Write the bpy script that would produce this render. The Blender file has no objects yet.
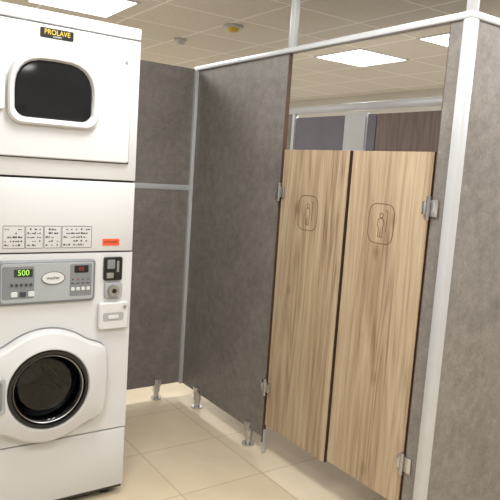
import bpy, bmesh, math, random
from mathutils import Vector, Matrix
random.seed(4)
S=bpy.context.scene
S.view_settings.view_transform='Standard'
S.view_settings.look='None'

# ---------------------------------------------------------------- materials
def newmat(name):
    m=bpy.data.materials.new(name); m.use_nodes=True
    nt=m.node_tree; b=nt.nodes['Principled BSDF']
    return m,nt,b
def lin(c): return tuple(((x/255)/12.92 if x/255<=.04045 else ((x/255+.055)/1.055)**2.4) for x in c)+(1,)
def N(nt,t,**k):
    n=nt.nodes.new(t)
    for a,v in k.items(): setattr(n,a,v)
    return n
def plain(name,c,rough=.5,metal=0,var=.04,scale=30,spec=.5,bump=0):
    m,nt,b=newmat(name)
    tc=N(nt,'ShaderNodeTexCoord'); no=N(nt,'ShaderNodeTexNoise'); no.inputs['Scale'].default_value=scale; no.inputs['Detail'].default_value=4
    nt.links.new(tc.outputs['Object'],no.inputs['Vector'])
    cr=N(nt,'ShaderNodeValToRGB'); l=lin(c)
    cr.color_ramp.elements[0].position=.3; cr.color_ramp.elements[1].position=.7
    cr.color_ramp.elements[0].color=tuple(x*(1-var) for x in l[:3])+(1,)
    cr.color_ramp.elements[1].color=tuple(min(1,x*(1+var)) for x in l[:3])+(1,)
    nt.links.new(no.outputs['Fac'],cr.inputs['Fac']); nt.links.new(cr.outputs['Color'],b.inputs['Base Color'])
    b.inputs['Roughness'].default_value=rough; b.inputs['Metallic'].default_value=metal
    b.inputs['Specular IOR Level'].default_value=spec
    return m
def emis(name,c,s):
    m,nt,b=newmat(name)
    b.inputs['Base Color'].default_value=lin(c); b.inputs['Emission Color'].default_value=lin(c); b.inputs['Emission Strength'].default_value=s
    return m
def concrete(name,dark,light):
    m,nt,b=newmat(name)
    tc=N(nt,'ShaderNodeTexCoord')
    n1=N(nt,'ShaderNodeTexNoise'); n1.inputs['Scale'].default_value=5; n1.inputs['Detail'].default_value=9; n1.inputs['Roughness'].default_value=.7
    n2=N(nt,'ShaderNodeTexNoise'); n2.inputs['Scale'].default_value=85; n2.inputs['Detail'].default_value=3
    n3=N(nt,'ShaderNodeTexNoise'); n3.inputs['Scale'].default_value=22; n3.inputs['Detail'].default_value=6
    for n in(n1,n2,n3): nt.links.new(tc.outputs['Object'],n.inputs['Vector'])
    a=N(nt,'ShaderNodeMath',operation='MULTIPLY'); a.inputs[1].default_value=.40; nt.links.new(n1.outputs['Fac'],a.inputs[0])
    a2=N(nt,'ShaderNodeMath',operation='MULTIPLY_ADD'); a2.inputs[1].default_value=.28; nt.links.new(n2.outputs['Fac'],a2.inputs[0]); nt.links.new(a.outputs[0],a2.inputs[2])
    a3=N(nt,'ShaderNodeMath',operation='MULTIPLY_ADD'); a3.inputs[1].default_value=.32; nt.links.new(n3.outputs['Fac'],a3.inputs[0]); nt.links.new(a2.outputs[0],a3.inputs[2])
    cr=N(nt,'ShaderNodeValToRGB'); cr.color_ramp.elements[0].position=.34; cr.color_ramp.elements[1].position=.66
    cr.color_ramp.elements[0].color=lin(dark); cr.color_ramp.elements[1].color=lin(light)
    nt.links.new(a3.outputs[0],cr.inputs['Fac'])
    vo=N(nt,'ShaderNodeTexVoronoi'); vo.inputs['Scale'].default_value=24; nt.links.new(tc.outputs['Object'],vo.inputs['Vector'])
    kr=N(nt,'ShaderNodeValToRGB'); kr.color_ramp.elements[0].position=.04; kr.color_ramp.elements[0].color=(.5,.5,.5,1); kr.color_ramp.elements[1].position=.12; kr.color_ramp.elements[1].color=(0,0,0,1)
    nt.links.new(vo.outputs['Distance'],kr.inputs['Fac'])
    mx=N(nt,'ShaderNodeMix',data_type='RGBA'); mx.inputs['B'].default_value=lin(tuple(min(255,x+22) for x in light))
    nt.links.new(kr.outputs['Color'],mx.inputs['Factor']); nt.links.new(cr.outputs['Color'],mx.inputs['A'])
    nt.links.new(mx.outputs['Result'],b.inputs['Base Color'])
    b.inputs['Roughness'].default_value=.42
    bp=N(nt,'ShaderNodeBump'); bp.inputs['Strength'].default_value=.05; bp.inputs['Distance'].default_value=.002
    nt.links.new(a3.outputs[0],bp.inputs['Height']); nt.links.new(bp.outputs['Normal'],b.inputs['Normal'])
    return m
def wood(name,c0,c1,c2,off=0):
    m,nt,b=newmat(name)
    tc=N(nt,'ShaderNodeTexCoord')
    mp=N(nt,'ShaderNodeMapping'); mp.inputs['Location'].default_value=(off,off*1.7,off*.3); mp.inputs['Scale'].default_value=(9,9,.6)
    nt.links.new(tc.outputs['Object'],mp.inputs['Vector'])
    n1=N(nt,'ShaderNodeTexNoise'); n1.inputs['Scale'].default_value=1.0; n1.inputs['Detail'].default_value=1.5; n1.inputs['Distortion'].default_value=.3
    nt.links.new(mp.outputs[0],n1.inputs['Vector'])
    mp2=N(nt,'ShaderNodeMapping'); mp2.inputs['Scale'].default_value=(190,190,3.4); nt.links.new(tc.outputs['Object'],mp2.inputs['Vector'])
    n2=N(nt,'ShaderNodeTexNoise'); n2.inputs['Scale'].default_value=1.3; n2.inputs['Detail'].default_value=4; nt.links.new(mp2.outputs[0],n2.inputs['Vector'])
    mp4=N(nt,'ShaderNodeMapping'); mp4.inputs['Scale'].default_value=(48,48,1.1); mp4.inputs['Location'].default_value=(0,off,0); nt.links.new(tc.outputs['Object'],mp4.inputs['Vector'])
    n4=N(nt,'ShaderNodeTexNoise'); n4.inputs['Scale'].default_value=1.; n4.inputs['Detail'].default_value=3; nt.links.new(mp4.outputs[0],n4.inputs['Vector'])
    ml=N(nt,'ShaderNodeMath',operation='MULTIPLY'); ml.inputs[1].default_value=18; nt.links.new(n1.outputs['Fac'],ml.inputs[0])
    pp=N(nt,'ShaderNodeMath',operation='PINGPONG'); pp.inputs[1].default_value=1; nt.links.new(ml.outputs[0],pp.inputs[0])
    sx=N(nt,'ShaderNodeSeparateXYZ'); nt.links.new(tc.outputs['Object'],sx.inputs[0])
    dv=N(nt,'ShaderNodeMath',operation='DIVIDE'); dv.inputs[1].default_value=.115; nt.links.new(sx.outputs['Y'],dv.inputs[0])
    fl=N(nt,'ShaderNodeMath',operation='FLOOR'); nt.links.new(dv.outputs[0],fl.inputs[0])
    wn=N(nt,'ShaderNodeTexWhiteNoise',noise_dimensions='1D'); nt.links.new(fl.outputs[0],wn.inputs['W'])
    def ma(src,k,prev):
        x=N(nt,'ShaderNodeMath',operation='MULTIPLY_ADD'); x.inputs[1].default_value=k; nt.links.new(src,x.inputs[0])
        if prev is None: x.inputs[2].default_value=0
        else: nt.links.new(prev,x.inputs[2])
        return x.outputs[0]
    t=ma(pp.outputs[0],.13,None); t=ma(n2.outputs['Fac'],.46,t); t=ma(n4.outputs['Fac'],.30,t); t=ma(wn.outputs['Value'],.11,t)
    cr=N(nt,'ShaderNodeValToRGB'); e=cr.color_ramp.elements; e[0].position=.30;e[0].color=lin(c0);e[1].position=.70;e[1].color=lin(c2)
    x=e.new(.48); x.color=lin(c1)
    nt.links.new(t,cr.inputs['Fac'])
    mp3=N(nt,'ShaderNodeMapping'); mp3.inputs['Scale'].default_value=(5.5,5.5,2.5); mp3.inputs['Location'].default_value=(0,off,off*.5); nt.links.new(tc.outputs['Object'],mp3.inputs['Vector'])
    vo=N(nt,'ShaderNodeTexVoronoi'); vo.inputs['Scale'].default_value=1.; nt.links.new(mp3.outputs[0],vo.inputs['Vector'])
    ad=N(nt,'ShaderNodeMath',operation='MULTIPLY_ADD'); ad.inputs[1].default_value=.10; nt.links.new(n4.outputs['Fac'],ad.inputs[0]); nt.links.new(vo.outputs['Distance'],ad.inputs[2])
    kr=N(nt,'ShaderNodeValToRGB'); kr.color_ramp.elements[0].position=.07; kr.color_ramp.elements[0].color=(.40,.35,.31,1); kr.color_ramp.elements[1].position=.17; kr.color_ramp.elements[1].color=(1,1,1,1)
    nt.links.new(ad.outputs[0],kr.inputs['Fac'])
    mx=N(nt,'ShaderNodeMix',data_type='RGBA',blend_type='MULTIPLY'); mx.inputs['Factor'].default_value=.75
    nt.links.new(cr.outputs['Color'],mx.inputs['A']); nt.links.new(kr.outputs['Color'],mx.inputs['B'])
    nt.links.new(mx.outputs['Result'],b.inputs['Base Color'])
    b.inputs['Roughness'].default_value=.5
    return m
def tiles(name,c1,c2,grout,size,gw,rough,vec_off=(0,0,0),bump=.1,fine=None):
    m,nt,b=newmat(name)
    tc=N(nt,'ShaderNodeTexCoord'); mp=N(nt,'ShaderNodeMapping'); mp.inputs['Location'].default_value=vec_off
    nt.links.new(tc.outputs['Object'],mp.inputs['Vector'])
    br=N(nt,'ShaderNodeTexBrick'); br.offset=0; br.squash=1
    br.inputs['Scale'].default_value=1; br.inputs['Mortar Size'].default_value=gw; br.inputs['Brick Width'].default_value=size; br.inputs['Row Height'].default_value=size
    br.inputs['Mortar Smooth'].default_value=.1
    br.inputs['Color1'].default_value=lin(c1); br.inputs['Color2'].default_value=lin(c2); br.inputs['Mortar'].default_value=lin(grout)
    nt.links.new(mp.outputs[0],br.inputs['Vector'])
    no=N(nt,'ShaderNodeTexNoise'); no.inputs['Scale'].default_value=fine or 5; no.inputs['Detail'].default_value=6; nt.links.new(tc.outputs['Object'],no.inputs['Vector'])
    cr=N(nt,'ShaderNodeValToRGB'); cr.color_ramp.elements[0].position=.3; cr.color_ramp.elements[0].color=(.9,.89,.88,1); cr.color_ramp.elements[1].position=.7; cr.color_ramp.elements[1].color=(1,1,1,1)
    nt.links.new(no.outputs['Fac'],cr.inputs['Fac'])
    mx=N(nt,'ShaderNodeMix',data_type='RGBA',blend_type='MULTIPLY'); mx.inputs['Factor'].default_value=1
    nt.links.new(br.outputs['Color'],mx.inputs['A']); nt.links.new(cr.outputs['Color'],mx.inputs['B'])
    nt.links.new(mx.outputs['Result'],b.inputs['Base Color'])
    bp=N(nt,'ShaderNodeBump',invert=True); bp.inputs['Strength'].default_value=bump; bp.inputs['Distance'].default_value=.003
    nt.links.new(br.outputs['Fac'],bp.inputs['Height']); nt.links.new(bp.outputs['Normal'],b.inputs['Normal'])
    b.inputs['Roughness'].default_value=rough
    return m

M_white=plain('enamel_white',(194,195,197),.3,var=.01,scale=3)
M_white2=plain('plastic_white',(194,195,196),.35,var=.01)
M_black=plain('black_plastic',(12,12,13),.3,var=.1)
M_seam=plain('seam_dark',(60,59,58),.7)
M_panelgrey=plain('console_grey',(112,116,120),.45,var=.02)
M_panellight=plain('console_light',(150,154,158),.45,var=.02)
M_lgrey=plain('handle_grey',(152,155,158),.35,var=.02)
M_steel=plain('steel',(170,170,172),.3,metal=1,var=.05)
M_drum=plain('drum_steel',(120,120,124),.35,metal=1,var=.3,scale=60)
M_alu=plain('aluminium_profile',(190,193,198),.38,metal=.3,var=.02,scale=8)
M_chrome=plain('satin_chrome',(200,200,202),.22,metal=.9)
M_dark=plain('rubber_dark',(25,24,24),.5)
M_orange=plain('sticker_orange',(214,84,46),.5)
M_yellow=plain('badge_yellow',(205,178,64),.5)
M_label=plain('label_ink',(52,54,58),.6)
M_screen=plain('screen_green',(36,46,36),.25)
M_led=emis('led_green',(150,200,90),.7)
M_red=emis('led_red',(120,40,30),.5)
M_conc=concrete('laminate_concrete',(95,91,88),(136,131,127))
M_edge=plain('laminate_edge_brown',(84,64,50),.5,var=.15)
M_oak1=wood('oak_laminate',(118,97,76),(165,145,120),(190,173,149),0)
M_oak2=wood('oak_laminate_b',(120,99,78),(167,147,122),(192,175,151),3.3)
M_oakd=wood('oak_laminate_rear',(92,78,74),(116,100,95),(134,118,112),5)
M_purple=plain('panel_plum_grey',(106,103,116),.5,var=.08,scale=6)
M_wall=plain('wall_paint',(216,214,210),.8,var=.02,scale=4)
M_floor=tiles('floor_tile',(214,200,175),(209,195,170),(184,168,143),.45,.0035,.36,(.12,.2,0),.12)
M_ceil=tiles('ceiling_tile',(224,221,215),(219,216,210),(246,245,243),.6,.012,.85,(0,.1,0),.1,fine=40)
M_lamp=emis('led_panel',(255,254,251),2.8)
M_ink=plain('engraving_brown',(88,67,50),.6)
M_glass=bpy.data.materials.new('porthole_glass'); M_glass.use_nodes=True
_nt=M_glass.node_tree; _nt.nodes.clear()
_o=N(_nt,'ShaderNodeOutputMaterial'); _m=N(_nt,'ShaderNodeMixShader'); _t=N(_nt,'ShaderNodeBsdfTransparent'); _g=N(_nt,'ShaderNodeBsdfGlossy')
_t.inputs['Color'].default_value=(.40,.41,.43,1); _g.inputs['Roughness'].default_value=.03; _m.inputs['Fac'].default_value=.035
_nt.links.new(_t.outputs[0],_m.inputs[1]); _nt.links.new(_g.outputs[0],_m.inputs[2]); _nt.links.new(_m.outputs[0],_o.inputs[0])
M_window,_n2,_b=newmat('dryer_window_dark')
_b.inputs['Base Color'].default_value=(.010,.010,.011,1); _b.inputs['Roughness'].default_value=.1; _b.inputs['Specular IOR Level'].default_value=.2

# ---------------------------------------------------------------- geometry helpers
def empty(name,loc=(0,0,0)):
    e=bpy.data.objects.new(name,None); S.collection.objects.link(e); e.location=loc; e.empty_display_size=.1; return e
def finish(name,bm,mat,parent=None,smooth=False):
    bmesh.ops.recalc_face_normals(bm,faces=bm.faces)
    me=bpy.data.meshes.new(name); bm.to_mesh(me); bm.free()
    o=bpy.data.objects.new(name,me); S.collection.objects.link(o); me.materials.append(mat)
    if smooth:
        for p in me.polygons: p.use_smooth=True
        me.set_sharp_from_angle(angle=math.radians(smooth if smooth is not True else 40))
    if parent: o.parent=parent
    return o
def box(name,x0,x1,y0,y1,z0,z1,mat,parent=None,bev=0,seg=2):
    bm=bmesh.new(); bmesh.ops.create_cube(bm,size=1)
    for v in bm.verts: v.co=Vector(((x0+x1)/2+v.co.x*(x1-x0),(y0+y1)/2+v.co.y*(y1-y0),(z0+z1)/2+v.co.z*(z1-z0)))
    if bev: bmesh.ops.bevel(bm,geom=bm.edges[:],offset=bev,segments=seg,affect='EDGES',profile=.5)
    return finish(name,bm,mat,parent,smooth=bool(bev))
def loft(name,rings,mat,parent=None,cap0=False,cap1=True,smooth=35):
    bm=bmesh.new(); R=[[bm.verts.new(p) for p in r] for r in rings]
    n=len(R[0])
    for a,b in zip(R[:-1],R[1:]):
        for i in range(n):
            j=(i+1)%n; bm.faces.new((a[i],a[j],b[j],b[i]))
    if cap0: bm.faces.new(R[0])
    if cap1: bm.faces.new(R[-1])
    return finish(name,bm,mat,parent,smooth=smooth)
def circ(cx,cz,r,y,n=64,rz=None):
    rz=rz or r
    return [(cx+r*math.cos(2*math.pi*i/n),y,cz+rz*math.sin(2*math.pi*i/n)) for i in range(n)]
def cyl(name,p0,p1,r,mat,parent=None,n=24,r2=None):
    p0=Vector(p0);p1=Vector(p1);d=(p1-p0).normalized();a=d.orthogonal().normalized();b=d.cross(a)
    r2=r if r2 is None else r2
    f=lambda c,rr:[tuple(c+a*rr*math.cos(2*math.pi*i/n)+b*rr*math.sin(2*math.pi*i/n)) for i in range(n)]
    return loft(name,[f(p0,r),f(p1,r2)],mat,parent,True,True)
def rrect(x0,x1,z0,z1,r,y,k=6):
    pts=[]
    for cx,cz,a0 in((x1-r,z1-r,0),(x0+r,z1-r,90),(x0+r,z0+r,180),(x1-r,z0+r,270)):
        for i in range(k+1):
            a=math.radians(a0+90*i/k); pts.append((cx+r*math.cos(a),y,cz+r*math.sin(a)))
    return pts
def rplate(name,x0,x1,z0,z1,r,y0,y1,mat,parent,ch=.003):
    return loft(name,[rrect(x0,x1,z0,z1,r,y0),rrect(x0,x1,z0,z1,r,y1+ch),rrect(x0+ch,x1-ch,z0+ch,z1-ch,max(r-ch,.001),y1)],mat,parent)
def tube(name,pts,r,mat,parent=None,closed=False):
    cu=bpy.data.curves.new(name,'CURVE'); cu.dimensions='3D'; cu.bevel_depth=r; cu.bevel_resolution=2
    sp=cu.splines.new('POLY'); sp.points.add(len(pts)-1)
    for p,q in zip(sp.points,pts): p.co=(*q,1)
    sp.use_cyclic_u=closed
    o=bpy.data.objects.new(name,cu); S.collection.objects.link(o); cu.materials.append(mat)
    if parent:o.parent=parent
    return o
def text(name,s,size,loc,mat,parent=None,ext=.0005,scx=1):
    cu=bpy.data.curves.new(name,'FONT'); cu.body=s; cu.size=size; cu.align_x='CENTER'; cu.align_y='CENTER'; cu.extrude=ext
    o=bpy.data.objects.new(name,cu); S.collection.objects.link(o); cu.materials.append(mat)
    o.location=loc; o.rotation_euler=(math.pi/2,0,0); o.scale=(scx,1,1)
    if parent:o.parent=parent
    return o

# ---------------------------------------------------------------- room
CH=2.55; X0,X1,Y0,Y1=-3.6,3.9,-5.4,4.6
box('floor',X0,X1,Y0,Y1,-.1,0,M_floor)
box('ceiling',X0,X1,Y0,Y1,CH,CH+.1,M_ceil)
box('wall_left',X0-.1,X0,Y0,Y1,-.1,CH+.1,M_wall)
box('wall_right',X1,X1+.1,Y0,Y1,-.1,CH+.1,M_wall)
box('wall_front',X0-.1,X1+.1,Y0-.1,Y0,-.1,CH+.1,M_wall)
box('wall_back',X0-.1,X1+.1,Y1,Y1+.1,-.1,CH+.1,M_wall)

cells=[(2.1,.8),(2.1,-.4),(-.42,.92),(-.9,-1.6),(.3,-2.8),(-2.1,-2.8),(-.9,-4.0),(2.1,-2.8),(-2.1,.8),(2.1,3.2),(-.3,3.2)]
for i,(x,y) in enumerate(cells):
    e=empty('ceiling_light_panel' if i==0 else 'ceiling_light_panel.%03d'%i)
    box('frame',x-.3,x+.3,y-.3,y+.3,CH-.006,CH,M_white2,e)
    box('diffuser',x-.28,x+.28,y-.28,y+.28,CH-.009,CH-.004,M_lamp,e)
    l=bpy.data.lights.new('panel_lamp','AREA'); l.shape='SQUARE'; l.size=.56; l.energy=29; l.color=(1,.985,.955)
    o=bpy.data.objects.new('panel_lamp',l); S.collection.objects.link(o); o.location=(x,y,CH-.012); o.parent=e

e=empty('smoke_detector')
cyl('base',(.62,1.45,CH),(.62,1.45,CH-.02),.055,M_white2,e); cyl('dome',(.62,1.45,CH-.02),(.62,1.45,CH-.05),.045,M_white2,e,r2=.025)
e=empty('emergency_light')
cyl('base',(.66,.68,CH),(.66,.68,CH-.02),.075,M_white2,e,32); cyl('lens',(.66,.68,CH-.02),(.66,.68,CH-.045),.05,M_yellow,e,32,r2=.03)

# ---------------------------------------------------------------- partitions
T=2.085
def foot(x,y,idx):
    e=empty('partition_foot' if idx==0 else 'partition_foot.%03d'%idx)
    cyl('flange',(x,y,0),(x,y,.010),.034,M_chrome,e); cyl('stem',(x,y,.008),(x,y,.075),.017,M_chrome,e)
    cyl('collar',(x,y,.05),(x,y,.085),.023,M_chrome,e)
    box('clamp',x-.022,x+.022,y-.022,y+.022,.083,.135,M_chrome,e,.004)
foot(-.17,.008,0); foot(-.004,-.23,1); foot(-.004,-.80,2)

e=empty('partition_back_panel')
box('lower_board',-1.75,-.018,0,.016,.09,1.335,M_conc,e)
box('upper_board',-1.75,-.018,0,.016,1.362,2.07,M_conc,e)
box('mid_rail',-1.75,-.018,-.006,.022,1.332,1.365,M_alu,e,.002)
e=empty('partition_side_panel')
box('board',.0,.018,-.915,-.018,.09,2.06,M_conc,e)
box('board_edge_strip',-.001,.02,-.921,-.915,.06,2.06,M_edge,e)
box('corner_post',-.020,.02,-.022,.018,.085,2.06,M_alu,e,.003)
box('floor_channel',.003,.015,-.93,-.915,0,.13,M_alu,e)

e=empty('cubicle_frame')
box('top_rail_front',-.012,.028,-1.97,.02,2.06,T,M_alu,e,.003)
box('top_rail_side',.02,1.7,-1.972,-1.932,2.06,T,M_alu,e,.003)
box('top_rail_rear',1.66,1.7,-1.95,2.2,2.02,T-.005,M_alu,e,.003)
box('corner_post',-.014,.028,-1.972,-1.934,0.0,2.06,M_alu,e,.004)
box('ceiling_post',-.008,.024,-.945,-.913,T-.002,CH,M_alu,e,.003)
box('ceiling_post_2',-.008,.024,-1.968,-1.936,T-.002,CH,M_alu,e,.003)
box('pilaster',.0,.018,-1.934,-1.872,.06,2.06,M_conc,e)
box('pilaster_edge',.0,.018,-1.872,-1.868,.06,2.06,M_edge,e)
e=empty('partition_right_panel')
box('board',.028,1.66,-1.962,-1.944,.09,2.06,M_conc,e)
cyl('leg',(1.0,-1.953,0),(1.0,-1.953,.09),.015,M_chrome,e)

e=empty('rear_partition')
box('post_end',1.66,1.7,-1.95,-1.91,0,2.04,M_alu,e)
box('board_a',1.67,1.69,-1.91,-.62,.09,2.02,M_conc,e)
box('post_mid',1.66,1.7,-.62,-.58,0,2.02,M_alu,e)
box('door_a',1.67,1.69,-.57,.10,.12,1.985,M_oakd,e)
box('strip_b',1.665,1.695,.11,.20,.09,1.985,M_purple,e)
box('post_b',1.66,1.7,.22,.46,0,2.0,M_alu,e)
box('door_b',1.67,1.69,.47,1.12,.12,1.985,M_purple,e)
box('post_c',1.66,1.7,1.13,1.17,0,2.02,M_alu,e)
box('board_c',1.67,1.69,1.17,2.2,.09,2.02,M_conc,e)

# ---------------------------------------------------------------- saloon doors
def hinge(e,y,z,side):
    box('hinge_plate_fix',-.010,.0,y+(.006 if side>0 else -.040),y+(.040 if side>0 else -.006),z-.032,z+.032,M_chrome,e,.003)
    box('hinge_plate_door',-.012,-.0015,y-(.032 if side>0 else -.004),y-(.004 if side>0 else -.032),z-.026,z+.026,M_chrome,e,.003)
    cyl('hinge_pin',(-.014,y,z-.045),(-.014,y,z+.045),.009,M_steel,e,16)
def door(idx,ya,yb,zb,mat,hy,side):
    e=empty('cubicle_door' if idx==0 else 'cubicle_door.%03d'%idx)
    box('leaf',.0,.018,ya,yb,zb,1.595,mat,e)
    box('edge_near',-.0004,.0184,ya-.0015,ya,zb,1.595,M_edge,e)
    box('edge_far',-.0004,.0184,yb,yb+.0015,zb,1.595,M_edge,e)
    hinge(e,hy,1.385,side); hinge(e,hy,.37,side)
    cy=(ya+yb)/2+.02; cz=1.30; w,h=.070,.082; pts=[]
    for i in range(64):
        t=2*math.pi*i/64; c,s=math.cos(t),math.sin(t)
        pts.append((-.0005,cy+w*math.copysign(abs(c)**.5,c),cz+h*math.copysign(abs(s)**.5,s)))
    tube('sign_border',pts,.0012,M_ink,e,True)
    P=lambda L:[(-.0005,cy-a,cz+b) for a,b in L]
    tube('sign_head',P([(.009*math.cos(t*.5236),.034+.010*math.sin(t*.5236)) for t in range(12)]),.0012,M_ink,e,True)
    tube('sign_body',P([(-.006,.022),(-.016,.016),(-.018,-.012),(-.011,-.016),(-.012,-.056),(-.002,-.056),(0,-.02),(.003,-.056),(.013,-.056),(.012,-.012),(.017,.0),(.014,.016),(.006,.022)]),.0012,M_ink,e,True)
    tube('sign_shower',P([(.03,-.03),(.034,.05),(.022,.056)]),.0011,M_ink,e)
    return e
door(0,-1.404,-.936,.165,M_oak1,-.930,1)
door(1,-1.858,-1.424,.183,M_oak2,-1.865,-1)

# ---------------------------------------------------------------- stacked washer / dryer
W=empty('stacked_washer_dryer')
XR=-.803; XL=XR-.683; F=-.97; B=-.27
cx,cz=-1.157,.562
def frame_box(name,x0,x1,y0,y1,z0,z1,mat,h=.150,bev=0):
    """box with a square opening (behind the round washer door)"""
    bm=bmesh.new()
    for a,b,c,d in ((x0,x1,z0,cz-h),(x0,x1,cz+h,z1),(x0,cx-h,cz-h,cz+h),(cx+h,x1,cz-h,cz+h)):
        r=bmesh.ops.create_cube(bm,size=1)
        for v in r['verts']: v.co=Vector(((a+b)/2+v.co.x*(b-a),(y0+y1)/2+v.co.y*(y1-y0),(c+d)/2+v.co.z*(d-c)))
    return finish(name,bm,mat,W)
frame_box('washer_core',XL+.004,XR-.004,F+.012,B,.035,1.40,M_seam)
box('dryer_core',XL+.004,XR-.004,F+.012,B,1.395,2.0,M_seam,W)
box('side_skin_r',XR-.006,XR,F+.014,B,.04,1.398,M_white,W); box('side_skin_l',XL,XL+.006,F+.014,B,.04,1.398,M_white,W)
box('dryer_skin_r',XR-.006,XR,F+.014,B,1.404,2.0,M_white,W); box('dryer_skin_l',XL,XL+.006,F+.014,B,1.404,2.0,M_white,W)
box('dryer_top',XL,XR,F-.006,B,1.975,2.022,M_white,W,.008)
box('front_kick',XL,XR,F,F+.02,.05,.318,M_white,W,.004)
frame_box('front_washer',XL,XR,F,F+.02,.324,1.102,M_white)
box('front_upper',XL,XR,F,F+.02,1.108,1.396,M_white,W,.004)
box('front_dryer',XL,XR,F,F+.02,1.404,1.972,M_white,W,.004)
rplate('dryer_door_panel',XL+.04,-.843,1.476,1.962,.012,F,F-.016,M_white,W,.004)
box('dryer_door_shadow_gap',XL+.036,-.839,F-.0015,F,1.472,1.966,M_seam,W)
for x in (XL+.06,XR-.06):
    for y in (F+.07,B-.07): 
        cyl('levelling_foot',(x,y,0),(x,y,.04),.022,M_dark,W)
def archo(x0,x1,z0,zs,zt,r,y,n=14):
    pts=[]; cx=(x0+x1)/2; a=(x1-x0)/2
    for i in range(n+1):
        t=math.pi*i/n
        c=math.cos(t); s=math.sin(t)
        pts.append((cx+a*math.copysign(abs(c)**.62,c),y,zs+(zt-zs)*abs(s)**.85))
    for i in range(1,8):
        t=math.radians(180+90*i/7); pts.append((x0+r+r*math.cos(t),y,z0+r+r*math.sin(t)))
    for i in range(0,7):
        t=math.radians(270+90*i/7); pts.append((x1-r+r*math.cos(t),y,z0+r+r*math.sin(t)))
    return pts
def AO(d,y): return archo(-1.330+d,-.983-d,1.596+d,1.72,1.864-d,.05-d*.3,y)
loft('dryer_window_frame',[AO(0,F-.016),AO(0.002,F-.034),AO(.008,F-.040),AO(.020,F-.038),AO(.026,F-.030),AO(.028,F-.018)],M_white,W,False,False)
loft('dryer_window_glass',[AO(.026,F-.020),AO(.034,F-.028),AO(.07,F-.031)],M_window,W)
rplate('dryer_handle',-1.390,-1.337,1.64,1.79,.012,F-.014,F-.034,M_white2,W,.004)
rplate('dryer_handle_grip',-1.381,-1.357,1.655,1.775,.01,F-.030,F-.0345,M_panellight,W,.001)
rplate('brand_badge',-1.213,-1.088,1.921,1.957,.004,F-.016,F-.0185,M_black,W,.001)
text('badge_letters','PROLAVE',.026,(-1.150,F-.019,1.942),M_yellow,W,scx=.9)
text('badge_subline','LAVERIE',.009,(-1.150,F-.019,1.9275),M_white2,W)
cyl('dryer_lock',(-.868,F-.014,1.88),(-.868,F-.020,1.88),.007,M_steel,W,16)
for k,(xa,xb) in enumerate([(-1.330,-1.250),(-1.246,-1.180),(-1.176,-1.110),(-1.106,-.985)]):
    tube('label_frame_%d'%k,rrect(xa,xb,1.125,1.212,.002,F-.0006,2),.0008,M_label,W,True)
    for r_ in range(5):
        z=1.200-.0155*r_
        n=max(3,int((xb-xa)/.011))
        for c_ in range(n):
            if random.random()<.72:
                xx=xa+.006+(xb-xa-.012)*c_/n
                box('label_mark',xx,xx+random.uniform(.004,.009),F-.0010,F,z-.0035,z+random.uniform(-.001,.0035),M_label,W)
rplate('orange_sticker',-.938,-.864,1.131,1.160,.002,F,F-.0012,M_orange,W,.0004)
text('sticker_text','ATTENTION',.011,(-.901,F-.0016,1.1455),M_black,W)
rplate('console_panel',-1.349,-.968,.905,1.078,.016,F,F-.016,M_panelgrey,W,.006)
rplate('console_face',-1.339,-.978,.915,1.068,.012,F-.012,F-.0175,M_panellight,W,.001)
rplate('console_band',-1.335,-1.215,.930,1.058,.008,F-.014,F-.0185,M_panelgrey,W,.001)
rplate('console_band_right',-1.075,-.985,.930,1.062,.008,F-.014,F-.0185,M_panelgrey,W,.001)
rplate('display',-1.292,-1.222,1.016,1.048,.003,F-.014,F-.0205,M_screen,W,.001)
text('display_digits','500',.030,(-1.257,F-.021,1.032),M_led,W)
loft('logo_oval',[circ(-1.142,1.008,.046,F-.017,48,.026),circ(-1.142,1.008,.045,F-.0205,48,.025)],M_white2,W)
tube('logo_ring',circ(-1.142,1.008,.045,F-.0205,40,.025),.0012,M_label,W,True)
text('logo_letters','washer',.018,(-1.142,F-.021,1.008),M_label,W)
rplate('status_display',-1.058,-1.000,1.025,1.055,.003,F-.014,F-.0205,M_black,W,.001)
text('status_digits','88',.022,(-1.030,F-.021,1.040),M_red,W)
for i in range(5):
    cyl('button',( -1.300+.018*i,F-.017,.985),(-1.300+.018*i,F-.022,.985),.0055,M_label,W,16)
for i in range(3):
    rplate('cycle_key_%d'%i,-1.302+.032*i,-1.278+.032*i,.938,.958,.004,F-.017,F-.021,M_label if i%2 else M_white2,W,.001)
for i in range(4):
    rplate('select_key_%d'%i,-1.070+.021*i,-1.055+.021*i,.952,.966,.004,F-.016,F-.021,M_white2,W,.001)
    box('select_tick_%d'%i,-1.070+.021*i,-1.057+.021*i,F-.0195,F-.016,.980,.984,M_label,W)
    cyl('select_led_%d'%i,(-1.064+.021*i,F-.016,.998),(-1.064+.021*i,F-.0205,.998),.003,M_red if i==1 else M_label,W,10)
rplate('coin_drop_plate',-.930,-.850,.985,1.084,.008,F,F-.014,M_black,W,.003)
rplate('coin_drop_window',-.918,-.884,1.035,1.074,.003,F-.012,F-.0155,M_panelgrey,W,.001)
rplate('coin_slot',-.876,-.866,1.020,1.068,.002,F-.012,F-.0165,M_steel,W,.001)
rplate('coin_return',-.919,-.889,.995,1.018,.003,F-.012,F-.0155,M_steel,W,.001)
rplate('key_plate',-.924,-.846,.906,.976,.012,F,F-.010,M_lgrey,W,.003)
cyl('key_barrel',(-.888,F-.008,.942),(-.888,F-.026,.942),.024,M_steel,W,28)
cyl('key_hole',(-.888,F-.024,.942),(-.888,F-.0275,.942),.010,M_black,W,20)
rplate('coin_vault',-.950,-.817,.776,.892,.014,F,F-.022,M_white2,W,.005)
rplate('coin_vault_recess',-.933,-.840,.812,.850,.010,F-.018,F-.0225,M_lgrey,W,.001)
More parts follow.
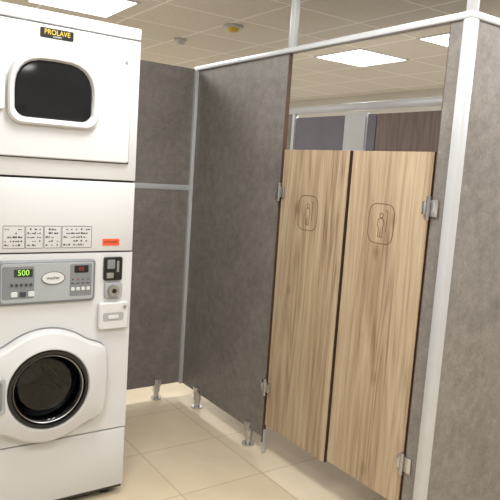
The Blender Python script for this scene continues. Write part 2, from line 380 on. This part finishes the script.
rplate('coin_vault_pull',-.910,-.863,.822,.838,.004,F-.018,F-.026,M_white2,W,.001)
cyl('coin_vault_lock',(-.837,F-.02,.872),(-.837,F-.026,.872),.007,M_steel,W,16)
def DO(d,y,n=96):
    pts=[]
    for i in range(n):
        t=2*math.pi*i/n; c,s=math.cos(t),math.sin(t)
        hx=.242; hz=.162 if s>0 else .160
        p=9.
        rr=1/((abs(c)/hx)**p+(abs(s)/hz)**p)**(1/p)
        rc=.236 if s>0 else .228
        R_=(rr**14+rc**14)**(1/14) if rr<rc*1.4 else rr
        R_=min(R_,.287)-d
        pts.append((cx+R_*c,y,cz+R_*s))
    return pts
loft('washer_door_shadow_gap',[DO(-.005,F-.0005),DO(-.004,F-.003)],M_seam,W,False,False)
loft('washer_door_shell',[DO(0,F-.003),DO(.0,F-.034),DO(.005,F-.044),DO(.014,F-.049),circ(cx,cz,.190,F-.052,96),circ(cx,cz,.180,F-.058,96),circ(cx,cz,.166,F-.060,96),circ(cx,cz,.160,F-.052,96)],M_white,W,False,False)
loft('washer_door_gasket',[circ(cx,cz,.161,F-.053,96),circ(cx,cz,.157,F-.062,96),circ(cx,cz,.146,F-.060,96),circ(cx,cz,.141,F-.040,96),circ(cx,cz,.141,F+.01,96),circ(cx,cz,.146,F+.05,96),circ(cx,cz,.125,F+.07,96)],M_black,W,False,False)
loft('washer_door_ring',[circ(cx,cz,.142,F-.047,96),circ(cx,cz,.139,F-.052,96),circ(cx,cz,.136,F-.050,96),circ(cx,cz,.133,F-.040,96)],M_steel,W,False,False)
loft('washer_door_glass',[circ(cx,cz,.134,F-.042,96),circ(cx,cz,.124,F-.030,96),circ(cx,cz,.116,F-.004,96),circ(cx,cz,.108,F+.006,96),circ(cx,cz,.06,F+.012,96),circ(cx,cz,.02,F+.013,96)],M_glass,W)
loft('washer_drum',[circ(cx,cz,.124,F+.065,96),circ(cx,cz,.145,F+.085,96),circ(cx,cz,.145,F+.42,96),circ(cx,cz,.06,F+.43,96),circ(cx,cz,.05,F+.41,96)],M_drum,W)
for k in range(3):
    a=math.radians(90+120*k); p=(cx+.133*math.cos(a),cz+.133*math.sin(a))
    cyl('drum_baffle_%d'%k,(p[0],F+.10,p[1]),(p[0],F+.41,p[1]),.018,M_drum,W,12)
rplate('washer_door_handle',cx-.212,cx-.168,cz-.075,cz+.075,.02,F-.048,F-.064,M_lgrey,W,.005)
rplate('washer_door_handle_cup',cx-.203,cx-.180,cz-.058,cz+.058,.011,F-.06,F-.0645,M_panelgrey,W,.001)

# ---------------------------------------------------------------- world + camera
w=bpy.data.worlds.new('World'); S.world=w; w.use_nodes=True
w.node_tree.nodes['Background'].inputs[0].default_value=(.9,.93,1,1); w.node_tree.nodes['Background'].inputs[1].default_value=.2
cd=bpy.data.cameras.new('camera'); co=bpy.data.objects.new('camera',cd); S.collection.objects.link(co); S.camera=co
yaw,pitch,roll=.6050,.1281,.0670
fw=Vector((math.sin(yaw)*math.cos(pitch),math.cos(yaw)*math.cos(pitch),-math.sin(pitch)))
r=Vector((math.cos(yaw),-math.sin(yaw),0)); u=r.cross(fw)
r2=math.cos(roll)*r+math.sin(roll)*u; u2=-math.sin(roll)*r+math.cos(roll)*u
Mx=Matrix((r2,u2,-fw)).transposed().to_4x4(); Mx.translation=Vector((-1.8685,-3.3928,1.4795))
co.matrix_world=Mx
cd.sensor_width=36; cd.sensor_fit='HORIZONTAL'; cd.lens=613.84/500*36; cd.clip_start=.05
